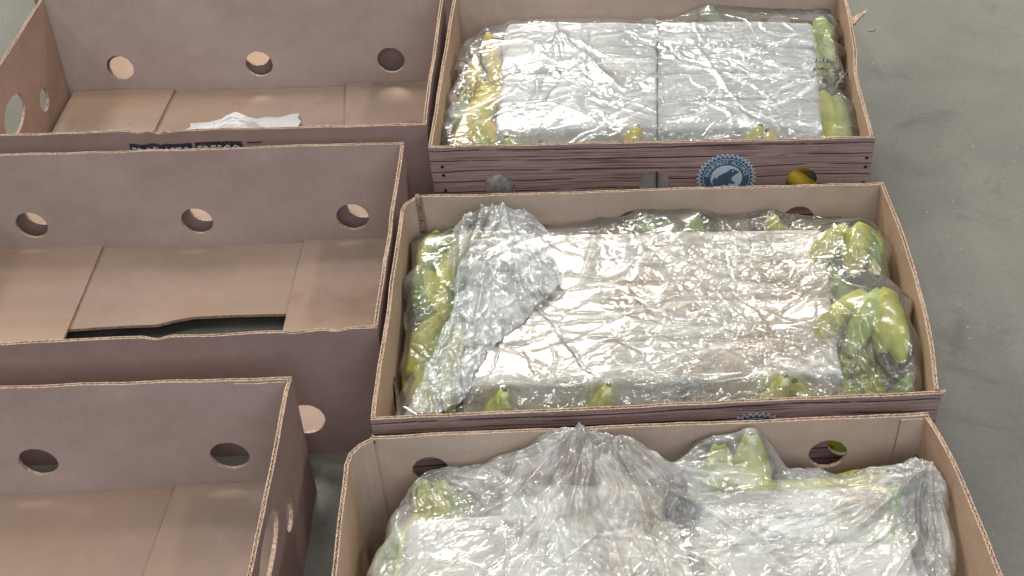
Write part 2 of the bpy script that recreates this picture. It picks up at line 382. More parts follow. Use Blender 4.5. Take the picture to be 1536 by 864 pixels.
def sheet(parent, name, poly, z, th, mat, seed=0.0, wav=.0012, tilt=None):
    """a flap of board lying on the floor of a box: outline poly (x,y), thickness th."""
    pts = []; n = len(poly)
    for i in range(n):
        a, b = np.array(poly[i]), np.array(poly[(i + 1) % n]); k = max(1, int(np.linalg.norm(b - a) / .012))
        for q in range(k): pts.append(tuple(a + (b - a) * q / k))
    nb = len(pts); edges = [(i, (i + 1) % nb) for i in range(nb)]
    xs = [p[0] for p in poly]; ys = [p[1] for p in poly]
    x = min(xs)
    while x < max(xs):
        y = min(ys)
        while y < max(ys):
            pts.append((x + .001, y + .0013)); y += .02
        x += .02
    v2, _, tris, _, _, _ = delaunay_2d_cdt([Vector(p) for p in pts], edges, [], 1, 1e-6)
    nv = len(v2); V = []; UV = []
    for k in (0, 1):
        for p in v2:
            zz = z + (th if k else 0) + wav * wob(p.x * 9 + seed, p.y * 9, seed) + (tilt(p.x, p.y) if tilt else 0)
            V.append((p.x, p.y, zz)); UV.append((p.x, p.y))
    used = {}
    for t in tris:
        for a, b in zip(t, t[1:] + t[:1]): used.setdefault((min(a, b), max(a, b)), []).append((a, b))
    F = [t[::-1] for t in tris] + [[i + nv for i in t] for t in tris]; FM = [0] * len(F)
    for e in used.values():
        if len(e) == 1:
            i, j = e[0]; F.append([i, j, j + nv, i + nv]); FM.append(1)
    return link(name, mesh_from(name, V, F, [mat, M_edge], FM, UV, smooth=False), parent)

def lerp2(a, b, t): return (a[0] * (1 - t) + b[0] * t, a[1] * (1 - t) + b[1] * t)
def trim(a, b, d):
    v = np.array(b) - np.array(a); L = np.linalg.norm(v); v = v / L
    return tuple(np.array(a) + v * d), tuple(np.array(b) - v * d)
def corners_inset(c, d):
    cx = sum(p[0] for p in c.values()) / 4; cy = sum(p[1] for p in c.values()) / 4
    return {k: (p[0] + (d if p[0] < cx else -d), p[1] + (d if p[1] < cy else -d)) for k, p in c.items()}

HOLE_S = (.154, .513, .848)
def open_box(label, T, B, back_path=None, right_path=None, inner=M_in_A, side=M_side_A, outer=M_out_A, fl_mat=M_floor, back_z=.053, front_z=.053,
             d=.042, hand=None, seed=0.0, front_rim_z=H, tear_front=(), group=None, flaps=None, back_holes=HOLE_S, front_holes=HOLE_S):
    cx = sum(p[0] for p in T.values()) / 4; cy = sum(p[1] for p in T.values()) / 4
    root = empty('cardboard_box', (0, 0, 0)); tag(root, label, 'cardboard box', group)
    c = (cx, cy)
    R = {}
    bp = back_path or ([B['BL'], B['BR']], [T['BL'], T['BR']])
    R['back'] = panel(root, 'back_wall', bp[0], bp[1], c, [(s if isinstance(s, tuple) else (s, back_z)) + (d, d) for s in back_holes], (outer, inner), seed=seed + 1)
    R['front'] = panel(root, 'front_wall', [B['FL'], B['FR']], [T['FL'], T['FR']], c, [(s if isinstance(s, tuple) else (s, front_z)) + (d, d) for s in front_holes], (outer, inner), seed=seed + 2, tear=tear_front)
    hl, hr = hand or ([(.745, .062, .036, .034), (.455, .100, .085, .05), (.18, .062, .036, .034)],) * 2
    e0, e1 = trim(B['FL'], bp[0][0], TH + .0008); f0, f1 = trim(T['FL'], bp[1][0], TH + .0008)
    if back_path: e1, f1 = bp[0][0], bp[1][0]
    R['left'] = panel(root, 'side_wall', [e0, e1], [f0, f1], c, hl, (outer, side), seed=seed + 3)
    if right_path: rp = right_path
    else:
        e0, e1 = trim(B['FR'], B['BR'], TH + .0008); f0, f1 = trim(T['FR'], T['BR'], TH + .0008); rp = ([e0, e1], [f0, f1])
    R['right'] = panel(root, 'side_wall', rp[0], rp[1], c, hr, (outer, side), seed=seed + 4)
    return root, R

# ------------------------------------------------------------------ setting
def floor():
    n = 40; V = []; F = []
    me = mesh_from('floor', [(-12, -8, 0), (12, -8, 0), (12, 16, 0), (-12, 16, 0)], [[0, 1, 2, 3]], [M_conc])
    o = link('floor', me); o['kind'] = 'structure'
floor()

# ------------------------------------------------------------------ the boxes
A1T = dict(FL=(-.697, 1.543), FR=(-.090, 1.482), BL=(-.665, 1.927), BR=(-.062, 1.863))
A1B = dict(FL=(-.695, 1.541), FR=(-.090, 1.484), BL=(-.664, 1.918), BR=(-.064, 1.860))
A2T = dict(FL=(-.743, 1.129), FR=(-.141, 1.097), BL=(-.723, 1.502), BR=(-.117, 1.446))
A2B = dict(FL=(-.742, 1.129), FR=(-.143, 1.097), BL=(-.722, 1.512), BR=(-.121, 1.458))
A3T = dict(FL=(-.849, .707), FR=(-.247, .681), BL=(-.830, 1.075), BR=(-.224, 1.033))
A3B = dict(FL=(-.848, .707), FR=(-.248, .682), BL=(-.830, 1.083), BR=(-.226, 1.044))
B1T = dict(FL=(-.088, 1.429), FR=(.4415, 1.374), BL=(-.050, 1.832), BR=(.492, 1.763))
B2T = dict(FL=(-.144, .962), FR=(.393, .937), BL=(-.118, 1.331), BR=(.428, 1.2835))
B3T = dict(FL=(-.178, .579), FR=(.363, .560), BL=(-.165, .942), BR=(.374, .914))
GA = 'empty open cardboard boxes in the left column'
GB = 'full cardboard boxes in the right column'

a1, RA1 = open_box('empty open cardboard box with crumpled white paper inside, at the back left', A1T, A1B, seed=1, group=GA, back_z=.058, tear_front=((.40, .012, .004), (.47, .02, .003), (.44, .006, .005)), front_holes=(.132, .498, .842), front_z=.057)
a2, RA2 = open_box('empty open cardboard box with a dark gap in its floor, middle of the left column', A2T, A2B, seed=2, group=GA, back_z=.064, back_holes=(.178, .540, .874), tear_front=((.86, .02, .0025), (.62, .01, .003), (.70, .03, .0015), (.93, .015, .003)))
a3, RA3 = open_box('empty open cardboard box at the front left, its right wall showing two cut holes', A3T, A3B, seed=3, group=GA, back_z=.065, back_holes=(.154, .528, .864), hand=([(.745, .062, .036, .034), (.455, .100, .085, .05)], [(.69, .095, .036, .034), (.45, .138, .10, .05)]))
def rounded(c, BLk, r, lft=1):
    BL, BR, FL = c['BL'], c['BR'], c['FL']
    def unit(a, b): v = np.array(b, float) - np.array(a, float); return v / np.linalg.norm(v)
    ux, uy = unit(BL, BR), unit(BL, FL); P0 = np.array(BL)
    arc = [P0 + uy * r]
    for k in range(1, 6):
        t = k / 6 * math.pi / 2; arc.append(P0 + uy * r * (1 - math.sin(t)) + ux * r * (1 - math.cos(t)))
    arc.append(P0 + ux * r)
    for f in (.35, .7, 1.0): arc.append(P0 + ux * r + (np.array(BR) - P0 - ux * r) * f)
    return [tuple(p) for p in arc]
B1B, B2B, B3B = (corners_inset(c, .004) for c in (B1T, B2T, B3T))
def bow(B, T, pts):
    e0, e1 = trim(B['FR'], B['BR'], TH + .0008); return ([e0, lerp2(e0, e1, .5), e1], pts)
HB_ = ([(.33, .095, .036, .05), (.72, .10, .036, .034)], [(.33, .06, .036, .034), (.7, .06, .036, .034)])
b1, RB1 = open_box('full cardboard box with brown plank print and blue frog seal, back right', B1T, B1B, seed=11, group=GB,
    inner=M_in_B, side=M_side_B, outer=M_print, back_z=.116, front_z=.116, d=.038, hand=HB_,
    right_path=bow(B1B, B1T, [(.4405, 1.3795), (.4535, 1.50), (.470, 1.585), (.4885, 1.70), (.491, 1.757)]))
b2, RB2 = open_box('full cardboard box in the middle of the right column, holding cream slab of bricks', B2T, B2B, seed=12, group=GB,
    back_path=(rounded(B2B, 0, .028), rounded(B2T, 0, .028)), inner=M_in_B, side=M_side_B, outer=M_print, back_z=.132, back_holes=(.20, .513, .84), front_z=.116, d=.036, hand=HB_,
    right_path=bow(B2B, B2T, [(.392, .943), (.4065, 1.02), (.419, 1.12), (.4255, 1.21), (.4275, 1.278)]))
b3, RB3 = open_box('open cardboard box nearest the camera on the right, cut off by the photo edge', B3T, B3B, seed=13, group=GB, back_holes=(.188, .513, .845),
    back_path=(rounded(B3B, 0, .036), rounded(B3T, 0, .036)), inner=M_in_B, side=M_side_B, outer=M_print, back_z=.132, front_z=.116, d=.036, hand=HB_,
    right_path=bow(B3B, B3T, [(.3625, .5655), (.3765, .66), (.3815, .76), (.380, .85), (.373, .9085)]))
# a further box behind the back left one, seen through its round holes
shift = (.012, .405)
a0, _ = open_box('cardboard box behind the back left one, seen through round holes', {k: (p[0] + shift[0], p[1] + shift[1]) for k, p in A1T.items()},
    {k: (p[0] + shift[0], p[1] + shift[1]) for k, p in A1B.items()}, seed=21, group=GA, front_holes=((.175, .041), (.53, .060), (.875, .083)))

# floor flaps (middle panel from the long side, short-side flaps on top of it)
def ins(B, k, dx, dy): return (B[k][0] + dx, B[k][1] + dy)
e = TH + .0005
def ylin(B, side, x):
    a, b = B[side + 'L'], B[side + 'R']; t = (x - a[0]) / (b[0] - a[0]); return a[1] + (b[1] - a[1]) * t
def floors(root, B, zl, left_e, right_e, mid_front, seed, front_flap=None):
    lx0 = B['FL'][0] + .012; 
    # middle
    pts = [(B['BL'][0] + .012, ylin(B, 'B', B['BL'][0] + .012) - e), (B['BR'][0] - e, ylin(B, 'B', B['BR'][0]) - e)] + mid_front
    sheet(root, 'floor_flap', pts[::-1], zl, .004, M_floor, seed)
    if front_flap: sheet(root, 'floor_flap', front_flap, zl, .004, M_floor, seed + 1)
    (x0, y0), (x1, y1) = left_e   # back, front end of the free edge
    dx = (x1 - x0) / (y1 - y0)
    yb = ylin(B, 'B', x0) - e; yf = ylin(B, 'F', x1) + e
    sheet(root, 'floor_flap', [(lx0, ylin(B, 'F', lx0) + e), (x0 + dx * (yf - y0), yf), (x0 + dx * (yb - y0), yb), (B['BL'][0] + .01, ylin(B, 'B', B['BL'][0] + .01) - e)], zl + .0052, .004, M_floor, seed + 2, wav=.0016)
    (x0, y0), (x1, y1) = right_e
    dx = (x1 - x0) / (y1 - y0); yf = ylin(B, 'F', x1) + e
    yb = ylin(B, 'B', x0) - e
    sheet(root, 'floor_flap', [(x0 + dx * (yf - y0), yf), (B['FR'][0] - e, ylin(B, 'F', B['FR'][0]) + e), (B['BR'][0] - e, ylin(B, 'B', B['BR'][0]) - e), (x0 + dx * (yb - y0), yb)], zl + .0052, .004, M_floor, seed + 3, wav=.0016)
ZL = .012
floors(a1, A1B, ZL, ((-0.497, 1.880), (-0.507, 1.790)), ((-0.227, 1.853), (-0.225, 1.757)), [(-.1, 1.52), (-.68, 1.57)], 1.0)
floors(a2, A2B, ZL + .006, ((-0.533, 1.462), (-0.545, 1.302)), ((-0.265, 1.456), (-0.278, 1.282)),
       [(-0.252, 1.321), (-0.281, 1.323), (-0.343, 1.329), (-0.392, 1.332), (-0.415, 1.328), (-0.436, 1.322), (-0.473, 1.324), (-0.544, 1.326), (-0.580, 1.325), (-.72, 1.335)], 2.0,
       front_flap=[(-.73, 1.145), (-.152, 1.105), (-.152, 1.275), (-.73, 1.285)])
floors(a3, A3B, ZL, ((-0.705, 1.044), (-0.709, 0.929)), ((-0.375, 1.043), (-0.390, 0.928)), [(-.255, .76), (-.84, .79)], 3.0,
       front_flap=[(-.84, .72), (-.255, .69), (-.255, .75), (-.84, .78)])
for r, B in ((b1, B1B), (b2, B2B), (b3, B3B), (a0, {k: (p[0] + shift[0], p[1] + shift[1]) for k, p in A1B.items()})):
    sheet(r, 'floor_flap', [(B['FL'][0] + .008, B['FL'][1] + .008), (B['FR'][0] - .008, B['FR'][1] + .008), (B['BR'][0] - .008, B['BR'][1] - .008), (B['BL'][0] + .03, B['BL'][1] - .012), (B['BL'][0] + .008, B['BL'][1] - .035)], .006, .004, M_floor, 9.0)

# glue tabs folded round the corners, lying on the back walls inside
def tab(root, P, s0, s1, curve, mat, z0=.02, z1=H - .002, off=TH + .0006, th=.0018, seed=0.0):
    ns, nz = 14, 18; V = []; UV = []
    for k in (0, 1):
        for j in range(nz + 1):
            t = z0 / H + (z1 - z0) / H * j / nz
            for i in range(ns + 1):
                s = s0 + (s1 - s0) * i / ns
                if s1 < s0: e_ = s0 + (s1 + curve(t) - s0) * i / ns
                else: e_ = (s0 + curve(t)) * (1 - i / ns) + s1 * i / ns
                V.append(P(e_, t, off + (th if k else 0))); UV.append((e_ * .6, t * H))
    nv = (ns + 1) * (nz + 1); F = []; FM = []
    for j in range(nz):
        for i in range(ns):
            a = j * (ns + 1) + i; q = [a, a + 1, a + ns + 2, a + ns + 1]; F.append([x + nv for x in q]); FM.append(0); F.append(q[::-1]); FM.append(0)
    for j in range(nz):
        for i in (0, ns):
            a = j * (ns + 1) + i; b = a + ns + 1; F.append([a, b, b + nv, a + nv]); FM.append(1)
    for i in range(ns):
        for j in (0, nz):
            a = j * (ns + 1) + i; b = a + 1; F.append([a, b, b + nv, a + nv]); FM.append(1)
    return link('glue_tab', mesh_from('glue_tab', V, F, [mat, M_edge], FM, UV, smooth=False), root)
tab(a3, RA3['back'][1], .905, .99, lambda t: -.0 + .05 * (1 - t) ** 1.3, M_in_A, z0=.06)
tab(a1, RA1['back'][1], .925, .99, lambda t: .05 * (1 - t) ** 1.4, M_in_A, z0=.06)
tab(b3, RB3['back'][1], .955, .992, lambda t: -.012 * (1 - t), M_in_B)

# cardboard torn outwards on the far right wall
def chips():
    # grit and scraps of board lying on the concrete
    r_ = random.Random(5)
    for (x, y), w_, m, lab in (((0.598, 1.943), .007, M_edge, 'pale cardboard scrap on the concrete beside the back right box'),):
        V = []; n = 7
        for k in range(2):
            for i in range(n):
                a = 2 * math.pi * i / n; q = w_ * (.35 + .3 * r_.random()) ; V.append((x + 1.5 * q * math.cos(a), y + .6 * q * math.sin(a), .0003 + .0016 * k + .0006 * r_.random()))
        F = [list(range(n, 2 * n)), list(range(n))[::-1]] + [[i, (i + 1) % n, n + (i + 1) % n, n + i] for i in range(n)]
        o = link('scrap', mesh_from('scrap', V, F, [m], None, None, smooth=False)); tag(o, lab, 'scrap')
chips()
def splinter(root, base, tip, wdt, z, name='torn_flap'):
    b, t_ = np.array(base), np.array(tip); V = []
    n = 8
    for i in range(n + 1):
        f = i / n; wv = wdt * (1 - f) ** .8 + .0004
        p = b * (1 - f) + t_ * f
        for k, dz in ((0, 0), (1, .0035 * (1 - f) + .0008)):
            for sgn in (-1, 1):
                V.append((p[0] + .002 * wob(f * 5, 1, sgn), p[1] + sgn * wv / 2, z + .012 * f + dz + .002 * wob(f * 6, sgn, 3)))
    F = []
    for i in range(n):
        a = 4 * i
        F += [[a, a + 4, a + 5, a + 1], [a + 2, a + 3, a + 7, a + 6], [a, a + 2, a + 6, a + 4], [a + 1, a + 5, a + 7, a + 3]]
    F.append([0, 1, 3, 2])
    return link(name, mesh_from(name, V, F, [M_edge], None, [(v[0], v[1]) for v in V], smooth=False), root)
splinter(b1, (.484, 1.668), (0.510, 1.683), .016, H - .010)
splinter(b2, (.391, .946), (0.399, 0.940), .010, H - .012)

# ------------------------------------------------------------------ flat print on the boxes
def decal(name, parent, P, L, polys, off=-.0004):
    """polys: list of (outline in metres on the wall (x along, z up), material index, level)"""
    V = []; F = []; FM = []; UV = []
    for outline, mi, lev in polys:
        pts = []
        n = len(outline)
        for i in range(n):
            a, b = np.array(outline[i]), np.array(outline[(i + 1) % n]); k = max(1, int(np.linalg.norm(b - a) / .004))
            for q in range(k): pts.append(Vector(a + (b - a) * q / k))
        v2, _, tris, _, _, _ = delaunay_2d_cdt(pts, [(i, (i + 1) % len(pts)) for i in range(len(pts))], [], 1, 1e-7)
        b0 = len(V)
        for p in v2: V.append(P(p.x / L, p.y / H, off - lev * .00025)); UV.append((p.x, p.y))
        for t in tris: F.append([i + b0 for i in t]); FM.append(mi)
    return link(name, mesh_from(name, V, F, [M_teal, M_pale, M_black], FM, UV, smooth=False), parent)
FONT = {'R': ['11', '15', '55'], }
def glyph_polys(txt):
    """outlines of letters from Blender's built-in font, as triangles in (x, y) with height 1"""
    cu = bpy.data.curves.new('txt', 'FONT'); cu.body = txt; cu.align_x = 'CENTER'; cu.size = 1.0
    cu.resolution_u = 2
    o = bpy.data.objects.new('txt', cu); col.objects.link(o)
    dg = bpy.context.evaluated_depsgraph_get(); me = bpy.data.meshes.new_from_object(o.evaluated_get(dg))
    V = [(v.co.x, v.co.y) for v in me.vertices]; F = [list(p.vertices) for p in me.polygons]
    bpy.data.objects.remove(o); bpy.data.curves.remove(cu); bpy.data.meshes.remove(me)
    return V, F
def arc_text(txt, cx, cz, r, size, a0, a1):
    """list of triangles/quads outlines placed along an arc (degrees, clockwise from left)"""
    out = []
    n = len(txt)
    for i, ch in enumerate(txt):
        if ch == ' ': continue
        V, F = glyph_polys(ch); a = math.radians(a0 + (a1 - a0) * i / (n - 1))
        for f in F:
            q = []
            for k in f:
                x, y = V[k][0] * size, V[k][1] * size
                rr = r + y; aa = a - x / r
                q.append((cx + rr * math.cos(aa), cz + rr * math.sin(aa)))
            out.append(q)
    return out
def seal(parent, P, L, cx, cz, R):
    polys = []
    def ring(r, n=48, teeth=None, r2_=0):
        pts = []
        for k in range(n):
            a = 2 * math.pi * k / n; rr = (r if (k % 2 == 0) else r2_) if teeth else r
            pts.append((cx + rr * math.cos(a), cz + rr * math.sin(a)))
        return pts
    polys.append((ring(R, 72, True, R * .86), 1, 0))
    polys.append((ring(R * .91, 72, True, R * .80), 0, 1))
    polys.append((ring(R * .775), 1, 2)); polys.append((ring(R * .755), 0, 3)); polys.append((ring(R * .52), 1, 4))
    frog = [(-.42, -.30), (-.46, -.10), (-.40, .05), (-.30, .0), (-.26, .10), (-.10, .20), (.06, .30), (.14, .38), (.24, .36), (.34, .30), (.42, .26), (.34, .18), (.26, .12), (.16, .02), (.20, -.12), (.30, -.18), (.24, -.24), (.10, -.20), (.04, -.30), (-.08, -.24), (-.18, -.32)]
    polys.append(([(cx + x * R, cz + y * R) for x, y in frog], 0, 5))
    polys.append(([(cx + R * .20 + R * .035 * math.cos(k), cz + R * .29 + R * .035 * math.sin(k)) for k in (0, 1, 2, 3, 4, 5)], 1, 6))
    for q in arc_text('RAINFOREST ALLIANCE', cx, cz, R * .585, R * .20, 168, 12): polys.append((q, 1, 5))
    for q in arc_text('CERTIFIED', cx, cz, R * .585, R * .20, 318, 222)[:0]: polys.append((q, 1, 5))
    return decal('round_seal', parent, P, L, polys)
o, P, L = RB1['front']; s_ = seal(o, P, L, .677 * L, .1235, .0365); s_['label'] = 'blue round frog seal with a toothed rim'
o, P, L = RB2['front']; s_ = seal(o, P, L, .681 * L, .1275, .0365); s_['label'] = 'blue round seal, only its pale teeth showing'
# dark band of lettering on the back-left box front, half hidden
o, P, L = RA1['front']; polys = []
for (s0, s1, zc, h_) in ((.372, .505, .1450, .028), (.512, .612, .1460, .027)):
    x0, x1 = s0 * L, s1 * L
    polys.append(([(x0, zc - h_ / 2), (x1, zc - h_ / 2), (x1, zc + h_ / 2), (x0, zc + h_ / 2)], 2, 0))
    V, F = glyph_polys('PRODUCTO' if s0 < .5 else 'FRESCO'); vx = [v[0] for v in V]; mx, mn = max(vx), min(vx); sxx = (x1 - x0 - .006) / (mx - mn)
    for f in F: polys.append(([(x0 + .003 + (V[k][0] - mn) * sxx, zc - h_ * .36 + V[k][1] * h_ * .98) for k in f], 1, 1))
for k in range(4):
    x = (.622 + .008 * k) * L; polys.append(([(x, .156), (x + .004, .156), (x + .004, .1585), (x, .1585)], 2, 0))
decal('printed_lettering', o, P, L, [(a, b, c) for a, b, c in polys])

# ------------------------------------------------------------------ wrapped bricks
def brick_mesh(lx, ly, lz, mat, r=.008, seed=0.0, puff=.0025):
    bm = bmesh.new(); bmesh.ops.create_cube(bm, size=1.0)
    for v in bm.verts: v.co = Vector((v.co.x * lx, v.co.y * ly, v.co.z * lz))
    bmesh.ops.bevel(bm, geom=bm.edges[:] + bm.verts[:], offset=r, segments=3, profile=.6, affect='EDGES')
    bmesh.ops.subdivide_edges(bm, edges=[e_ for e_ in bm.edges if e_.calc_length() > .03], cuts=7, use_grid_fill=True)
    for v in bm.verts:
        p = v.co; d = p.normalized()
        k = puff * (1 - (2 * abs(p.x) / lx) ** 2 * .6) + .0013 * wob(p.x * 30 + seed, p.y * 50, p.z * 30 + seed) + .0005 * wob(p.x * 80, p.y * 120 + seed, p.z * 60)
        v.co = p + Vector((0, d.y * k, (1 if p.z > 0 else -1) * k * .9 if abs(p.z) > lz * .45 else 0)) + Vector((.0015 * wob(p.y * 40 + seed, p.z * 40, 1) * (1 if p.x > 0 else -1), 0, 0))
    me = bpy.data.meshes.new('brick'); bm.to_mesh(me); bm.free(); me.materials.append(mat)
    me.polygons.foreach_set('use_smooth', [True] * len(me.polygons)); return me
contents = {1: [], 2: [], 3: []}
def bricks(box, quad, cols, rows, ztop, mats, labels, group, lz=.145, gap=.0015, r_=.008, puff=.0025):
    BL, BR, FR, FL = [np.array(q) for q in quad]
    meshes = {}
    for r in range(rows):
        for c in range(cols):
            u = (c + .5) / cols; v = (r + .5) / rows
            p = (BL * (1 - u) + BR * u) * (1 - v) + (FL * (1 - u) + FR * u) * v
            ux = (BR - BL) * (1 - v) + (FR - FL) * v; uy = (FL - BL) * (1 - u) + (FR - BR) * u
            lx = np.linalg.norm(ux) / cols - min(gap, .0012); ly = np.linalg.norm(uy) / rows - gap
            me = brick_mesh(lx, ly, lz, mats, seed=box * 10 + r * 3 + c * 7, r=r_, puff=puff)
            o = link('wrapped_brick', me); o.location = (p[0], p[1], ztop - lz / 2 - .003 + rnd.uniform(-.002, .002)); o.rotation_euler = (0, 0, math.atan2(ux[1], ux[0]) + rnd.uniform(-.006, .006))
            tag(o, labels(r, c), 'wrapped brick', group); contents[box].append(o)
ORD = ['back', 'second from the back', 'third from the back', 'front']
bricks(1, [(0.019, 1.767), (0.442, 1.696), (0.395, 1.432), (-0.006, 1.485)], 2, 4, .162, M_brick1,
       lambda r, c: 'silvery white wrapped brick in the back right box, %s column, %s row' % (('left', 'right')[c], ORD[r]), 'bricks in the back right box', gap=.0045, r_=.011, puff=.0042)
bricks(2, [(-0.046, 1.275), (0.353, 1.237), (0.316, 1.000), (-0.059, 1.022)], 1, 4, .155, M_brick2,
       lambda r, c: 'long cream wrapped brick in the middle right box, %s row' % ORD[r], 'bricks in the middle right box', gap=.0018, r_=.007, puff=.0022)
bricks(3, [(.150, .868), (.328, .852), (.318, .60), (.140, .61)], 1, 4, .152, M_brick3,
       lambda r, c: 'greyish wrapped brick in the nearest box, right stack, %s row' % ORD[r], 'right stack of bricks in the nearest box')
for k, (x, y, a, zt) in enumerate(((.096, .80, .12, .128), (.094, .70, -.10, .132), (.050, .893, 1.45, .120))):
    o = link('wrapped_brick', brick_mesh(.085 if k < 2 else .055, .098 if k < 2 else .15, .12 if k < 2 else .108, M_brick3, seed=50 + k)); o.location = (x, y, zt - .062); o.rotation_euler = (0, 0, a)
    tag(o, 'lower beige wrapped brick %s' % ('between package and right stack, rear one', 'between package and right stack, nearer one', 'lying under the film peak behind the big package')[k], 'wrapped brick', 'low bricks in the middle of the nearest box'); contents[3].append(o)
me = brick_mesh(.178, .25, .145, M_brick3, r=.022, seed=77, puff=.006)
o = link('wrapped_package', me); o.location = (-.034, .728, .152 - .0725); o.rotation_euler = (0, 0, -.06)
tag(o, 'large rounded white wrapped package at the left of the nearest box', 'wrapped package'); contents[3].append(o)

# ------------------------------------------------------------------ bananas
def banana_meshes(length, rad, bend, mat, seed):
    """body along +x from the stem end at the origin, curving up in z; five-sided cross-section"""
    n, k = 18, 10; V = []; F = []; UV = []; FM = []
    def centre(t):
        a = bend * (t - .5); R_ = length / bend
        return Vector((R_ * (math.sin(a) + math.sin(bend / 2)), 0, R_ * (math.cos(bend / 2) - math.cos(a)) * -1 * -1))
    ts = [i / (n - 2) for i in range(n - 2)] + [.968, .988, 1.0]
    for i in range(n + 1):
        t = ts[i]; c = centre(t); tg = (centre(min(t + .01, 1)) - centre(max(t - .01, 0))).normalized(); sd = Vector((0, 1, 0)); up_ = sd.cross(tg) * -1
        env = min(1, (t / .16) ** .7 if t < .16 else 1) * (1 if t < .72 else max(.05, math.cos((t - .72) / .28 * 1.48) ** .72 if t > .72 else 1))
        r = rad * max(env, .33 if t < .5 else .13)
        for j in range(k):
            a = 2 * math.pi * j / k; rr = r * (1 + .065 * (1 if j % 2 == 0 else -1)) * (1 + .03 * wob(t * 5, j, seed))
            V.append(c + sd * (rr * math.cos(a)) + up_ * (rr * math.sin(a))); UV.append((t * length, j / k))
    for i in range(n):
        for j in range(k):
            F.append([i * k + j, i * k + (j + 1) % k, (i + 1) * k + (j + 1) % k, (i + 1) * k + j]); FM.append(1 if i >= n - 1 else 0)
    F.append(list(range(k))[::-1]); FM.append(0); F.append([n * k + j for j in range(k)]); FM.append(1)
    body = mesh_from('banana', V, F, [mat, M_tip], FM, UV)
    # stem
    c0 = centre(0); tg = (centre(.02) - c0).normalized(); V = []; F = []; m = 5; ks = 7
    for i in range(m + 1):
        f = i / m; p = c0 - tg * (.034 * f) + Vector((0, 0, .004 * f * f)); r = rad * (.36 - .08 * f + (.12 if i == m else 0))
        for j in range(ks):
            a = 2 * math.pi * j / ks; V.append(p + Vector((0, 1, 0)) * r * math.cos(a) + Vector((0, 1, 0)).cross(tg) * r * math.sin(a))
    for i in range(m):
        for j in range(ks): F.append([i * ks + j, i * ks + (j + 1) % ks, (i + 1) * ks + (j + 1) % ks, (i + 1) * ks + j][::-1])
    F.append([m * ks + j for j in range(ks)])
    stem = mesh_from('stem', V, F, [M_stem, M_tip], [0] * (m - 1) * ks + [1] * ks + [1], None)
    return body, stem
BOXQ = {1: B1B, 2: B2B, 3: B3B}
def keep_inside(box, o, tree_objs):
    bpy.context.view_layer.update()
    B = BOXQ[box]; q = [np.array(B[k]) for k in ('FL', 'FR', 'BR', 'BL')]
    for _ in range(3):
        vs = np.array([(o.matrix_world @ v.co)[:] for v in o.data.vertices] + [(ch.matrix_world @ v.co)[:] for ch in o.children for v in ch.data.vertices])
        mv = np.zeros(2)
        for a, b in zip(q, q[1:] + q[:1]):
            tg = (b - a) / np.linalg.norm(b - a); n = np.array([-tg[1], tg[0]]); d = ((vs[:, :2] - a) @ n).min() - (TH + .0035)
            if d < 0: mv -= n * d
        dz = max(0, .014 - vs[:, 2].min()); zt = min(0, H + .004 - vs[:, 2].max())
        o.location.x += mv[0]; o.location.y += mv[1]; o.location.z += dz + zt; bpy.context.view_layer.update()
BM = {}
for key, mt in (('g', M_green), ('l', M_lime), ('y', M_yellow), ('p', M_pale_green)):
    for q in range(2): BM[key, q] = banana_meshes(.165 + .015 * q, .0160, .95 + .25 * q, mt, q + ord(key))
def add_banana(parent, key, q, xyz, head, pitch, roll, scale=1.0):
    b, s_ = BM[key, q]; o = link('banana', b, parent); o.location = xyz
    o.rotation_euler = (Matrix.Rotation(math.radians(head), 3, 'Z') @ Matrix.Rotation(-math.radians(pitch), 3, 'Y') @ Matrix.Rotation(math.radians(roll), 3, 'X')).to_euler()
    o.scale = scale if isinstance(scale, tuple) else (scale,) * 3
    s = link('stem', s_, o); return o
def bunch(box, label, items, group):
    """items: (key, variant, x, y, z, heading, pitch, roll, scale): origin is the stem end"""
    x0, y0 = items[0][2], items[0][3]
    if len(items) == 1:
        it = items[0]; r = add_banana(None, it[0], it[1], it[2:5], *it[5:]); tag(r, label, 'banana', group)
        contents[box].append(r); keep_inside(box, r, None); return r
    r = empty('banana_bunch', (x0, y0, 0)); tag(r, label, 'banana bunch', group)
    for it in items: contents[box].append(add_banana(r, it[0], it[1], (it[2] - x0, it[3] - y0, it[4]), *it[5:]))
    for o in r.children: keep_inside(box, o, None)
    return r
def fan(key, x, y, z, h0, h1, n, pitch=0, roll=90, scale=1.0, dx=0, dy=0, keys=None, dz=0):
    return [((keys[i % len(keys)] if keys else key), i % 2, x + dx * i, y + dy * i, z + dz * i, h0 + (h1 - h0) * i / max(1, n - 1), pitch, roll, scale) for i in range(n)]
G1, G2, G3 = 'bananas in the back right box', 'bananas in the middle right box', 'bananas in the nearest box'
def tip(key, p, ztip, head=90, pitch=62, scale=1.0, roll=0, q=0):
    """a banana whose blossom end pokes up at p: walk back from the tip to the stem end"""
    Lc = .150 * scale; hx = math.cos(math.radians(head)); hy = math.sin(math.radians(head)); cp = math.cos(math.radians(pitch)); sp = math.sin(math.radians(pitch))
    return (key, q, p[0] - hx * cp * Lc, p[1] - hy * cp * Lc, ztip - sp * Lc, head, pitch, roll, scale)
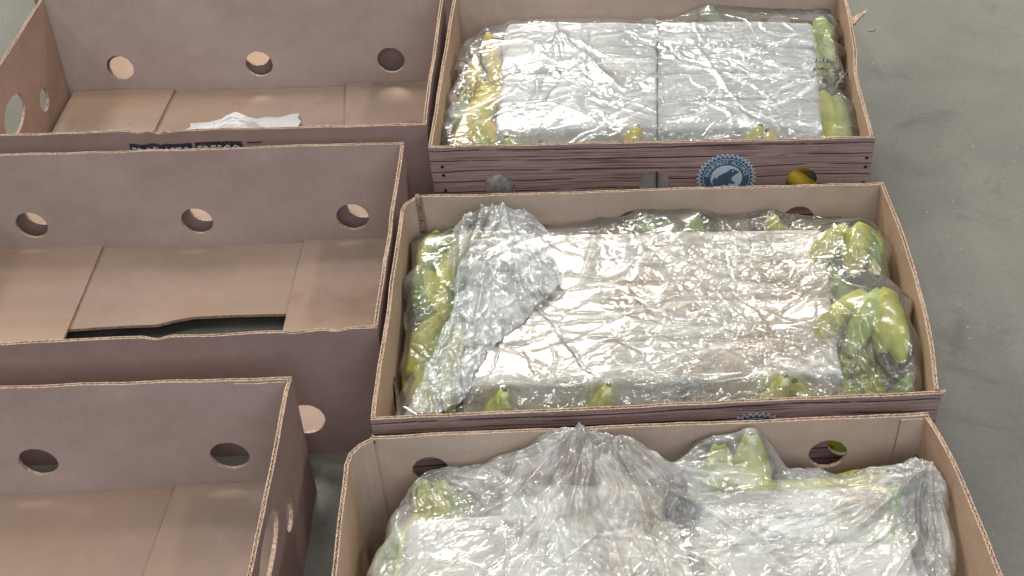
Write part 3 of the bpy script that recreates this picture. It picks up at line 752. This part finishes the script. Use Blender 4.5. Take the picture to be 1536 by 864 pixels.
# box 1
bunch(1, 'yellow banana bunch fanned in the front left corner of the back right box', fan('y', (-0.052, 1.475)[0], (-0.052, 1.475)[1], .135, 62, 88, 4, 2, 80, .95, dx=.017, dy=.004, keys='yyly'), G1)
bunch(1, 'green bananas upright along the left wall of the back right box', fan('l', (-0.067, 1.509)[0], (-0.067, 1.509)[1], .115, 84, 88, 2, 3, 80, .9, dx=-.002, dy=.02, keys='gl'), G1)
bunch(1, 'short yellow bananas at the back left corner of the back right box', [tip('y', (-0.005, 1.730), .160, 95, 20, .8), tip('y', (-0.027, 1.673), .150, 80, 15, .8, q=1)], G1)
bunch(1, 'pale green banana bunch filling the front right corner of the back right box', fan('p', (0.396, 1.412)[0], (0.396, 1.412)[1], .112, 90, 84, 3, 8, 172, .82, dx=.016, dy=.001, keys='plp'), G1)
bunch(1, 'pale green bananas at the back right corner of the back right box', fan('p', (0.431, 1.605)[0], (0.431, 1.605)[1], .114, 88, 82, 3, 8, 172, .82, dx=.017, dy=.0, keys='lpp'), G1)
for lab, k, p, zt, hd in (('yellow green banana tip by the left front of the back right box', 'l', (0.012, 1.463), .160, 100), ('brownish banana end beside a grey fold at the front of the back right box', 'y', (0.054, 1.458), .153, 140),
                      ('yellow banana tip at the middle front of the back right box', 'y', (0.165, 1.440), .168, 85), ('slim green banana with dark end near the seal', 'l', (0.312, 1.417), .166, 60),
                      ('dark ended banana at the right front of the silvery bricks', 'y', (0.374, 1.426), .160, 120), ('green banana at the back wall behind the silvery bricks', 'g', (0.311, 1.758), .160, 160),
                      ('dark green banana at the back right of the silvery bricks', 'g', (0.419, 1.708), .158, 100)):
    bunch(1, lab, [tip(k, p, zt - .003, 12 if hd < 95 else 168, 50, .8)], G1)
bunch(1, 'yellow banana showing through the right hole of the planked front, back right', [('y', 0, .300, 1.402, .112, -6, 2, 90, .8)], G1)
# box 2
bunch(2, 'green banana bunch in the back left corner of the middle right box', fan('g', (-0.101, 1.172)[0], (-0.101, 1.172)[1], .118, 92, 62, 4, 6, 85, .95, dx=.014, dy=.016, keys='lglg'), G2)
bunch(2, 'yellow green banana bunch along the left wall of the middle right box', fan('l', (-0.114, 1.024)[0], (-0.114, 1.024)[1], .108, 92, 66, 4, 4, 85, .95, dx=.014, dy=.004, keys='llgl'), G2)
bunch(2, 'plump green yellow bananas at the back right of the middle right box', [*[(k, q, (0.408, 1.235)[0] + .014 * (i - 2), (0.408, 1.235)[1] - .002 * i, .140 - .004 * abs(i - 1), h, 6, 178, (.50, .86, .9)) for i, (k, q, h) in enumerate((('l', 0, -134), ('l', 1, -112), ('l', 0, -92), ('g', 1, -74)))]], G2)
bunch(2, 'dull green bananas halfway down the right side of the middle right box', fan('g', (0.371, 1.114)[0], (0.371, 1.114)[1], .125, 95, 125, 3, 4, 85, .85, dx=-.008, dy=-.008, keys='gpg'), G2)
bunch(2, 'deep lying green bananas in the front right part of the middle right box', fan('g', (0.350, 0.994)[0], (0.350, 0.994)[1], .098, 100, 78, 5, 4, 85, 1.0, dx=.015, dy=.003, keys='lglgl'), G2)
bunch(2, 'bright yellow green banana bunch at the front right of the middle right box', [*[(k, q, (0.412, 1.124)[0] + .012 * (i - 3), (0.412, 1.124)[1] - .002 * i, .144 - .004 * abs(i - 2), h, 6, 178, (.66, .84, .9)) for i, (k, q, h) in enumerate((('l', 0, -136), ('p', 1, -121), ('l', 0, -106), ('l', 1, -91), ('g', 0, -78)))]], G2)
for lab, k, p, zt, hd in (('small green banana tip at the left front of the cream bricks', 'l', (-0.020, 0.991), .164, 90), ('small green banana tip at the middle front of the cream bricks', 'l', (0.082, 0.987), .164, 80),
                      ('green banana tip at the right front of the cream bricks', 'l', (0.253, 0.983), .165, 70), ('leftmost green banana knob behind the cream bricks', 'g', (0.182, 1.270), .157, 110),
                      ('second green banana knob behind the cream bricks', 'g', (0.214, 1.269), .158, 80), ('green banana behind the right end of the cream bricks', 'l', (0.347, 1.261), .156, 150),
                      ('vivid green banana in the front right corner of the middle right box', 'g', (0.375, 0.978), .157, 20), ('green banana lying at the right front of the cream bricks', 'l', (0.338, 0.989), .150, 170),
                      ('dark banana stub at the back wall of the middle right box', 'g', (0.158, 1.287), .155, 100)):
    bunch(2, lab, [tip(k, p, zt - .003, 12 if hd < 95 else 168, 50, .85)], G2)
# box 3
bunch(3, 'yellow green banana bunch at the back left of the nearest box', [tip('l', (-0.080, 0.905), .138, 92, 35, 1.05), tip('l', (-0.097, 0.900), .132, 95, 30, 1.0, q=1), tip('g', (-0.064, 0.894), .132, 80, 30, 1.0), tip('l', (-0.106, 0.878), .126, 90, 25, 1.0)], G3)
bunch(3, 'dull green bananas along the left wall of the nearest box', fan('l', (-0.109, 0.719)[0], (-0.109, 0.719)[1], .102, 92, 84, 3, 6, 85, 1.0, dx=.012, dy=.006, keys='glg'), G3)
bunch(3, 'two light green bananas standing at the back wall of the nearest box', [tip('l', (0.208, 0.897), .130, 88, 48, 1.25), tip('l', (0.182, 0.895), .124, 100, 45, 1.2, q=1), tip('g', (0.165, 0.898), .118, 112, 45, 1.1)], G3)
bunch(3, 'olive bananas lying behind the right stack in the nearest box', [tip('l', (0.268, 0.863), .146, 185, 4, .9), tip('y', (0.325, 0.862), .146, 175, 4, .9)], G3)
bunch(3, 'green banana bunch along the right wall of the nearest box', fan('g', (0.325, 0.664)[0], (0.325, 0.664)[1], .128, 100, 88, 4, 4, 85, .92, dx=.010, dy=.012, keys='pglg'), G3)
bunch(3, 'dark green bananas at the back right corner of the nearest box', fan('g', (0.309, 0.679)[0], (0.309, 0.679)[1], .108, 104, 90, 3, 6, 85, .75, dx=.008, dy=.004, keys='gpg'), G3)

# ------------------------------------------------------------------ film draped over the contents
bpy.context.view_layer.update()
def bvh_of(objs):
    V = []; F = []
    for o in objs:
        mw = o.matrix_world; b = len(V); V += [mw @ v.co for v in o.data.vertices]; F += [[i + b for i in p.vertices] for p in o.data.polygons]
        for ch in o.children:
            mw = ch.matrix_world; b = len(V); V += [mw @ v.co for v in ch.data.vertices]; F += [[i + b for i in p.vertices] for p in ch.data.polygons]
    return BVHTree.FromPolygons(V, F)
def blur(a, n=1):
    for _ in range(n):
        p = np.pad(a, 1, mode='edge'); a = (p[:-2, 1:-1] + 2 * p[1:-1, 1:-1] + p[2:, 1:-1]) / 4
        p = np.pad(a, 1, mode='edge'); a = (p[1:-1, :-2] + 2 * p[1:-1, 1:-1] + p[1:-1, 2:]) / 4
    return a
def bil(a, X, Y):
    h, w_ = a.shape; x = np.clip(X, 0, w_ - 1.001); y = np.clip(Y, 0, h - 1.001); i = x.astype(int); j = y.astype(int); fx = x - i; fy = y - j
    return (a[j, i] * (1 - fx) + a[j, i + 1] * fx) * (1 - fy) + (a[j + 1, i] * (1 - fx) + a[j + 1, i + 1] * fx) * fy
def vnoise(rs, X, Y, cell, ang=None):
    """smooth value noise at world positions"""
    a = rs.uniform(.3, 1.2) if ang is None else rs.uniform(-.12, .12); X, Y = X * math.cos(a) - Y * math.sin(a) + 7, X * math.sin(a) + Y * math.cos(a) + 7
    g = rs.standard_normal((96, 96)); x = (X / cell) % 94; y = (Y / cell) % 94; i = x.astype(int); j = y.astype(int)
    fx = x - i; fy = y - j; fx = fx * fx * (3 - 2 * fx); fy = fy * fy * (3 - 2 * fy)
    return (g[j, i] * (1 - fx) + g[j, i + 1] * fx) * (1 - fy) + (g[j + 1, i] * (1 - fx) + g[j + 1, i + 1] * fx) * fy
def sdf(poly, X, Y):
    """distance to the outline, positive inside"""
    P = np.array(poly); d = np.full(X.shape, 1e9); ins_ = np.zeros(X.shape, bool)
    for i in range(len(P)):
        a, b = P[i], P[(i + 1) % len(P)]; ab = b - a; t = np.clip(((X - a[0]) * ab[0] + (Y - a[1]) * ab[1]) / (ab @ ab), 0, 1)
        d = np.minimum(d, np.hypot(X - a[0] - t * ab[0], Y - a[1] - t * ab[1]))
        c = ((a[1] > Y) != (b[1] > Y)) & (X < (b[0] - a[0]) * (Y - a[1]) / (b[1] - a[1] + 1e-12) + a[0]); ins_ ^= c
    return np.where(ins_, d, -d)
def creases(rs, Z, X0, Y0, st, n, lens, amp, wid, dirf, dens=None):
    h, w_ = Z.shape
    for _ in range(n):
        cx = rs.uniform(0, w_ * st); cy = rs.uniform(0, h * st)
        if dens is not None and rs.uniform() > dens(X0 + cx, Y0 + cy): continue
        L = rs.uniform(*lens); a = dirf(X0 + cx, Y0 + cy, rs); cur = rs.normal(0, 1.2); am = rs.uniform(*amp) * rs.choice([1, 1, -1]); wd = rs.uniform(*wid)
        R_ = L / 2 + 3 * wd; i0 = max(0, int((cx - R_) / st)); i1 = min(w_, int((cx + R_) / st) + 2); j0 = max(0, int((cy - R_) / st)); j1 = min(h, int((cy + R_) / st) + 2)
        if i1 <= i0 or j1 <= j0: continue
        XX, YY = np.meshgrid(np.arange(i0, i1) * st - cx, np.arange(j0, j1) * st - cy); c, s = math.cos(a), math.sin(a)
        u = XX * c + YY * s; v = -XX * s + YY * c; v = v - cur * u * u * 2 / max(L, .02) * .5 - .0012 * np.sin(u * 160 + cx * 900)
        tp = np.clip(1 - (2 * u / L) ** 2, 0, 1)
        Z[j0:j1, i0:i1] += am * tp * np.exp(-np.abs(v) / wd)
    return Z
def drape(box, name, label, poly, mat, seed, tents=(), drop=.014, dirf=None, dens=None, ncr=1500, st=.00105, lift=.0022, sag=60, crk=1.0, parent=None, base=None, extra=None, knots=(), ridges=(), sx_=.45, margin_noise=.004, flr=.122):
    rs = np.random.RandomState(seed); P = np.array(poly); x0, y0 = P.min(0) - .01; x1, y1 = P.max(0) + .01
    w_ = int((x1 - x0) / st) + 1; h = int((y1 - y0) / st) + 1
    X, Y = np.meshgrid(x0 + np.arange(w_) * st, y0 + np.arange(h) * st)
    if base is None:
        cs = .003; cw = int((x1 - x0) / cs) + 2; ch = int((y1 - y0) / cs) + 2; C = np.full((ch, cw), flr); tree = bvh_of(contents[box])
        for j in range(ch):
            for i in range(cw):
                hit = tree.ray_cast(Vector((x0 + i * cs, y0 + j * cs, .5)), Vector((0, 0, -1)))
                if hit[0] is not None: C[j, i] = max(C[j, i], hit[0].z)
        D = C.copy()
        p = np.pad(D, 1, mode='edge'); D = np.max([p[a:a + ch, b:b + cw] for a in range(3) for b in range(3)], axis=0)
        E_ = D.copy()
        for _ in range(sag * 3): E_ = np.maximum(D, blur(E_, 3))
        E_ = np.maximum(D - .0008, blur(E_ + .0010, 5))
        Z = bil(E_, (X - x0) / cs, (Y - y0) / cs) + lift; Cm = bil(blur(D, 1), (X - x0) / cs, (Y - y0) / cs) + .0008
    else: Z = base(X, Y, rs); Cm = None
    for (tx, ty, tz, R_, pw) in tents:
        r = np.hypot(X - tx, Y - ty); k = np.clip(1.08 - np.sqrt(r * r + .014 ** 2) / R_, 0, 1) ** pw; ang = np.arctan2(Y - ty, X - tx)
        fold = (np.abs(np.sin(ang * 7 + 2 * vnoise(rs, X, Y, .05))) + .6 * np.abs(np.sin(ang * 17 + 3 * vnoise(rs, X, Y, .04)))) - .8
        Z = Z * (1 - k) + tz * k + fold * .0045 * np.clip(1 - r / (R_ * 1.3), 0, 1) * np.clip(r / .02, .15, 1)
    # crumple: creases where smooth noise changes sign, at three sizes
    warp = .012 * vnoise(rs, X, Y, .03)
    patch = np.clip(.5 + .9 * vnoise(rs, X, Y, .045), .12, 1.3)
    for cell, am in ((.060, .0014), (.030, .0006), (.014, .0003), (.008, .00022)):
        n1 = vnoise(rs, (X + warp) * sx_, Y - warp, cell, 0) + .5 * vnoise(rs, X, Y, cell * .6); Z += -am * crk * np.abs(n1) * patch
    SM = creases(rs, np.zeros_like(Z), x0, y0, st, ncr, (.015, .08), (.0003 * crk, .0011 * crk), (.0008, .0016), dirf or (lambda a, b, r: r.uniform(0, math.pi)), dens)
    Z = Z + SM * patch
    for (p0, p1, rh, rw) in ridges:
        p0, p1 = np.array(p0), np.array(p1); Lr = np.linalg.norm(p1 - p0); e0 = (p1 - p0) / Lr; n0 = np.array([-e0[1], e0[0]])
        U = (X - p0[0]) * e0[0] + (Y - p0[1]) * e0[1]; Vv = (X - p0[0]) * n0[0] + (Y - p0[1]) * n0[1] + .004 * vnoise(rs, X, Y, .04)
        tp = np.clip(U / .02 + .5, 0, 1) * np.clip((Lr - U) / (.5 * Lr), 0, 1) ** .8
        Z = Z + rh * tp * (np.exp(-np.abs(Vv) / (rw * .35)) * .7 + .3 * np.exp(-(Vv / rw) ** 2))
    Z = creases(rs, Z, x0, y0, st, ncr // 12, (.06, .22), (.0008 * crk, .0022 * crk), (.0010, .0022), dirf or (lambda a, b, r: r.uniform(0, math.pi)), dens)
    if Cm is not None:
        q_ = Z - Cm; Z = Cm + np.where(q_ > .003, q_, .003 * np.exp(np.clip(q_, -.05, .003) / .003 - 1))
    for (kx, ky, kr, kn) in knots:
        bx = int((kx - x0) / st); by = int((ky - y0) / st); rr = int(kr / st); s0, s1 = max(0, by - rr), max(0, bx - rr)
        sub = Z[s0:by + rr, s1:bx + rr]; gx, gy = np.meshgrid((np.arange(sub.shape[1]) - rr) / rr, (np.arange(sub.shape[0]) - rr) / rr); win = np.clip(1.15 - np.hypot(gx, gy), 0, 1)
        tmp = creases(rs, np.zeros(sub.shape), x0, y0, st, kn, (.006, .022), (.0012, .0034), (.0008, .0018), lambda a, b, r: r.uniform(0, math.pi))
        Z[s0:by + rr, s1:bx + rr] += (tmp + .006 * np.clip(win, 0, 1)) * np.minimum(1, win * 2)
    d = sdf(poly, X, Y) + margin_noise * vnoise(rs, X, Y, .022)
    if drop: Z -= drop * np.clip(1 - d / .012, 0, 1) ** 2.0
    keep = d > 0
    idx = -np.ones(Z.shape, int); q = keep[:-1, :-1] & keep[1:, :-1] & keep[:-1, 1:] & keep[1:, 1:]
    use = np.zeros(Z.shape, bool); use[:-1, :-1] |= q; use[1:, :-1] |= q; use[:-1, 1:] |= q; use[1:, 1:] |= q
    idx[use] = np.arange(use.sum()); jitter = .0003
    V = np.stack([X[use] + rs.normal(0, jitter * .3, use.sum()), Y[use] + rs.normal(0, jitter * .3, use.sum()), Z[use]], 1)
    F = np.stack([idx[:-1, :-1][q], idx[:-1, 1:][q], idx[1:, 1:][q], idx[1:, :-1][q]], 1)
    me = bpy.data.meshes.new(name); me.vertices.add(len(V)); me.vertices.foreach_set('co', V.ravel()); me.loops.add(F.size); me.loops.foreach_set('vertex_index', F.ravel())
    me.polygons.add(len(F)); me.polygons.foreach_set('loop_start', np.arange(0, F.size, 4)); me.polygons.foreach_set('loop_total', np.full(len(F), 4))
    me.update(calc_edges=True); me.polygons.foreach_set('use_smooth', np.ones(len(F), bool)); me.materials.append(mat)
    o = link(name, me, parent)
    if label: tag(o, label, 'plastic film' if parent is None else None)
    return o, (X, Y, Z)

def along(ang, sd):
    return lambda x, y, r: ang + r.normal(0, sd)
def fan_dir(pts, rad, ang, sd):
    def f(x, y, r):
        for (a, b) in pts:
            dd = math.hypot(x - a, y - b)
            if dd < rad and r.uniform() < .85: return math.atan2(y - b, x - a) + r.normal(0, .16)
        return (ang + r.normal(0, sd)) if r.uniform() < .55 else r.uniform(0, math.pi)
    return f
poly1 = [(-0.080, 1.535), (-0.068, 1.625), (-0.045, 1.737), (-0.016, 1.778), (0.023, 1.786), (0.154, 1.768), (0.246, 1.749), (0.308, 1.790), (0.368, 1.804), (0.436, 1.809), (0.492, 1.800), (0.479, 1.694), (0.460, 1.587), (0.450, 1.480), (0.443, 1.414),
         (.432, 1.388), (.30, 1.400), (.10, 1.420), (-.074, 1.436)]
f1, _ = drape(1, 'plastic_film', 'clear crinkled plastic film over the silvery bricks in the back right box', poly1, M_film1, 11, dirf=fan_dir([(0.089, 1.720), (0.433, 1.565)], .07, 0.0, .5), ncr=1300, crk=1.0, flr=.138, ridges=[((0.091, 1.707), (0.021, 1.476), .0035, .006), ((0.091, 1.707), (0.081, 1.568), .003, .005), ((0.095, 1.710), (0.166, 1.538), .003, .006), ((0.270, 1.662), (0.309, 1.437), .002, .005), ((0.414, 1.550), (0.301, 1.438), .003, .006), ((0.414, 1.547), (0.287, 1.659), .0025, .006), ((-0.036, 1.702), (0.022, 1.765), .004, .008)], knots=[(0.432, 1.560) + (.034, 560), (-0.022, 1.592) + (.03, 160)])
def bulge():
    V = []; F = []; n = 24
    for j in range(n + 1):
        for i in range(n + 1):
            u, v = i / n - .5, j / n - .5; b = max(0, 1 - 4 * (u * u + v * v))
            V.append((-.007 + u * .07, 1.436 - .103 * 0 - .012 * b + .004 * wob(u * 12, v * 12, 4) + .002 * wob(u * 30, v * 30, 9), .118 + v * .06))
    for j in range(n):
        for i in range(n):
            a = j * (n + 1) + i; F.append([a, a + 1, a + n + 2, a + n + 1])
    link('film_bulge', mesh_from('film_bulge', V, F, [M_flap], None, None), f1)
bulge()
poly2 = [(-0.126, 1.023), (-0.122, 1.077), (-0.118, 1.191), (-0.114, 1.305), (-0.062, 1.309), (0.054, 1.302), (0.108, 1.306), (0.155, 1.307), (0.200, 1.301), (0.275, 1.291), (0.336, 1.288), (0.406, 1.260), (0.412, 1.221), (0.412, 1.181), (0.400, 1.130), (0.410, 1.093), (0.404, 1.033), (0.394, 0.980),
         (.383, .952), (.25, .958), (.05, .966), (-.130, .975)]
f2, (X2, Y2, Z2) = drape(2, 'plastic_film', 'clear dirt-speckled plastic film over the cream bricks in the middle right box', poly2, M_film2, 12, dirf=fan_dir([(0.348, 0.979), (0.015, 1.276)], .09, 0.0, .45), ncr=1700, crk=1.0, ridges=[((0.384, 0.957), (0.290, 1.138), .005, .007), ((0.380, 0.953), (0.254, 1.098), .004, .007), ((0.388, 0.961), (0.312, 1.080), .004, .006), ((-0.059, 1.015), (0.300, 0.994), .003, .006), ((0.106, 1.283), (0.058, 1.156), .003, .006), ((0.403, 1.164), (0.329, 1.122), .003, .008), ((0.352, 1.225), (0.392, 1.120), .003, .008)])
polyf = [(-0.063, 1.259), (-0.052, 1.285), (-0.040, 1.295), (-0.018, 1.284), (0.005, 1.286), (0.031, 1.272), (0.045, 1.238), (0.053, 1.184), (0.055, 1.161), (0.020, 1.121), (-0.027, 1.068), (-0.059, 1.000), (-0.093, 0.991), (-0.115, 0.990), (-0.103, 1.023), (-0.082, 1.086), (-0.062, 1.142), (-0.065, 1.199)]
fx0, fy0, fst = X2[0, 0], Y2[0, 0], X2[0, 1] - X2[0, 0]
def flap_base(X, Y, rs):
    z = bil(blur(Z2, 6), (X - fx0) / fst, (Y - fy0) / fst)
    px, py = (-0.013, 1.264); r = np.hypot(X - px, (Y - py)); k = np.clip(1 - r / .17, 0, 1) ** 1.6
    dd = sdf(polyf, X, Y); left = np.clip(((-0.008, 1.124)[0] + .06 - X) / .09, 0, 1)
    z = z + (np.maximum(z, .150) - z) * left + .0012 + .005 * np.clip(dd / .03, 0, 1) + k * .030
    ang = np.arctan2(Y - py, X - px); f = np.abs(np.sin(ang * 9 + 1.5 * vnoise(rs, X, Y, .06))) + .5 * np.abs(np.sin(ang * 23 + 2 * vnoise(rs, X, Y, .05)))
    return z + f * .003 * np.clip(r / .05, .1, 1)
fl, _ = drape(2, 'folded_flap', 'bunched silvery flap of film folded over the left end', polyf, M_flap, 13, drop=.002, dirf=fan_dir([(-0.013, 1.264)], .5, 0.9, .3), ncr=1300, crk=1.4, parent=f2, base=flap_base, margin_noise=.0025, ridges=[((-0.014, 1.280), (-0.109, 0.997), .010, .012), ((-0.028, 1.282), (-0.093, 1.012), .007, .009), ((-0.003, 1.279), (-0.066, 1.013), .007, .010), ((-0.052, 1.251), (-0.057, 1.130), .006, .008), ((0.004, 1.278), (-0.008, 1.124), .006, .009), ((0.016, 1.276), (0.050, 1.167), .008, .009)])
poly3 = [(-.160, .60), (-0.161, 0.717), (-0.150, 0.786), (-0.143, 0.822), (-0.137, 0.853), (-0.125, 0.881), (-0.115, 0.909), (-0.098, 0.923), (-0.072, 0.928), (-0.016, 0.937), (0.022, 0.934), (0.050, 0.931), (0.074, 0.925), (0.106, 0.907), (0.133, 0.900), (0.158, 0.920), (0.189, 0.920), (0.226, 0.916), (0.244, 0.894), (0.271, 0.891), (0.306, 0.881), (0.353, 0.875), (0.371, 0.857), (0.370, 0.814), (0.368, 0.768), (0.363, 0.719), (0.354, 0.635), (.350, .575), (.1, .585)]
f3, _ = drape(3, 'plastic_film', 'clear baggy plastic film tented over the bricks in the nearest box', poly3, M_film3, 14,
    tents=(((0.051, 0.917)[0], (0.051, 0.917)[1], .186, .125, 1.35), ((0.086, 0.915)[0], (0.086, 0.915)[1], .178, .10, 1.4), ((0.358, 0.844)[0], (0.358, 0.844)[1], .168, .08, 1.5), ((-0.084, 0.916)[0], (-0.084, 0.916)[1], .150, .06, 1.2)),
    dirf=fan_dir([(0.051, 0.917), (0.358, 0.844)], .17, .5, .5), ncr=1900, crk=1.1, sag=80,
    ridges=[((0.053, 0.917), (0.059, 0.775), .010, .012), ((0.073, 0.916), (0.118, 0.769), .009, .011), ((0.088, 0.906), (0.218, 0.759), .011, .012), ((0.051, 0.917), (-0.064, 0.828), .009, .012), ((0.040, 0.920), (-0.113, 0.894), .007, .012),
            ((0.358, 0.844), (0.213, 0.759), .009, .011), ((0.360, 0.842), (0.119, 0.779), .007, .010), ((0.353, 0.838), (0.252, 0.664), .007, .010), ((0.091, 0.911), (0.158, 0.840), .007, .010), ((0.061, 0.913), (0.016, 0.779), .008, .012), ((0.158, 0.844), (0.263, 0.857), .005, .009)])

# ------------------------------------------------------------------ crumpled paper in the back left box
def paper():
    px, py = (-0.377, 1.751); n = 26; V = []; F = []
    for j in range(n + 1):
        for i in range(n + 1):
            u, v = i / n - .5, j / n - .5
            x = px + u * .165; y = py + v * .07
            e_ = max(0, 1 - (2 * abs(u)) ** 2.5) * max(0, 1 - (2 * abs(v)) ** 2)
            z = .0225 + e_ * (.004 + .012 * max(0, min(1, (.16 - u) * 9)) + .013 * max(0, 1 - abs(u + .03) * 4.5) + .005 * abs(wob(u * 9, v * 9, 2)) + .002 * wob(u * 22, v * 22, 5))
            V.append((x + .008 * wob(v * 5, u * 5, 3), y + .008 * wob(u * 6, v * 3, 8), z))
    for j in range(n):
        for i in range(n):
            a = j * (n + 1) + i; F.append([a, a + 1, a + n + 2, a + n + 1])
    o = link('crumpled_paper', mesh_from('crumpled_paper', V, F, [M_paper], None, [(v[0], v[1]) for v in V], smooth=False))
    tag(o, 'crumpled white paper lying on the floor of the back left box', 'paper')
paper()
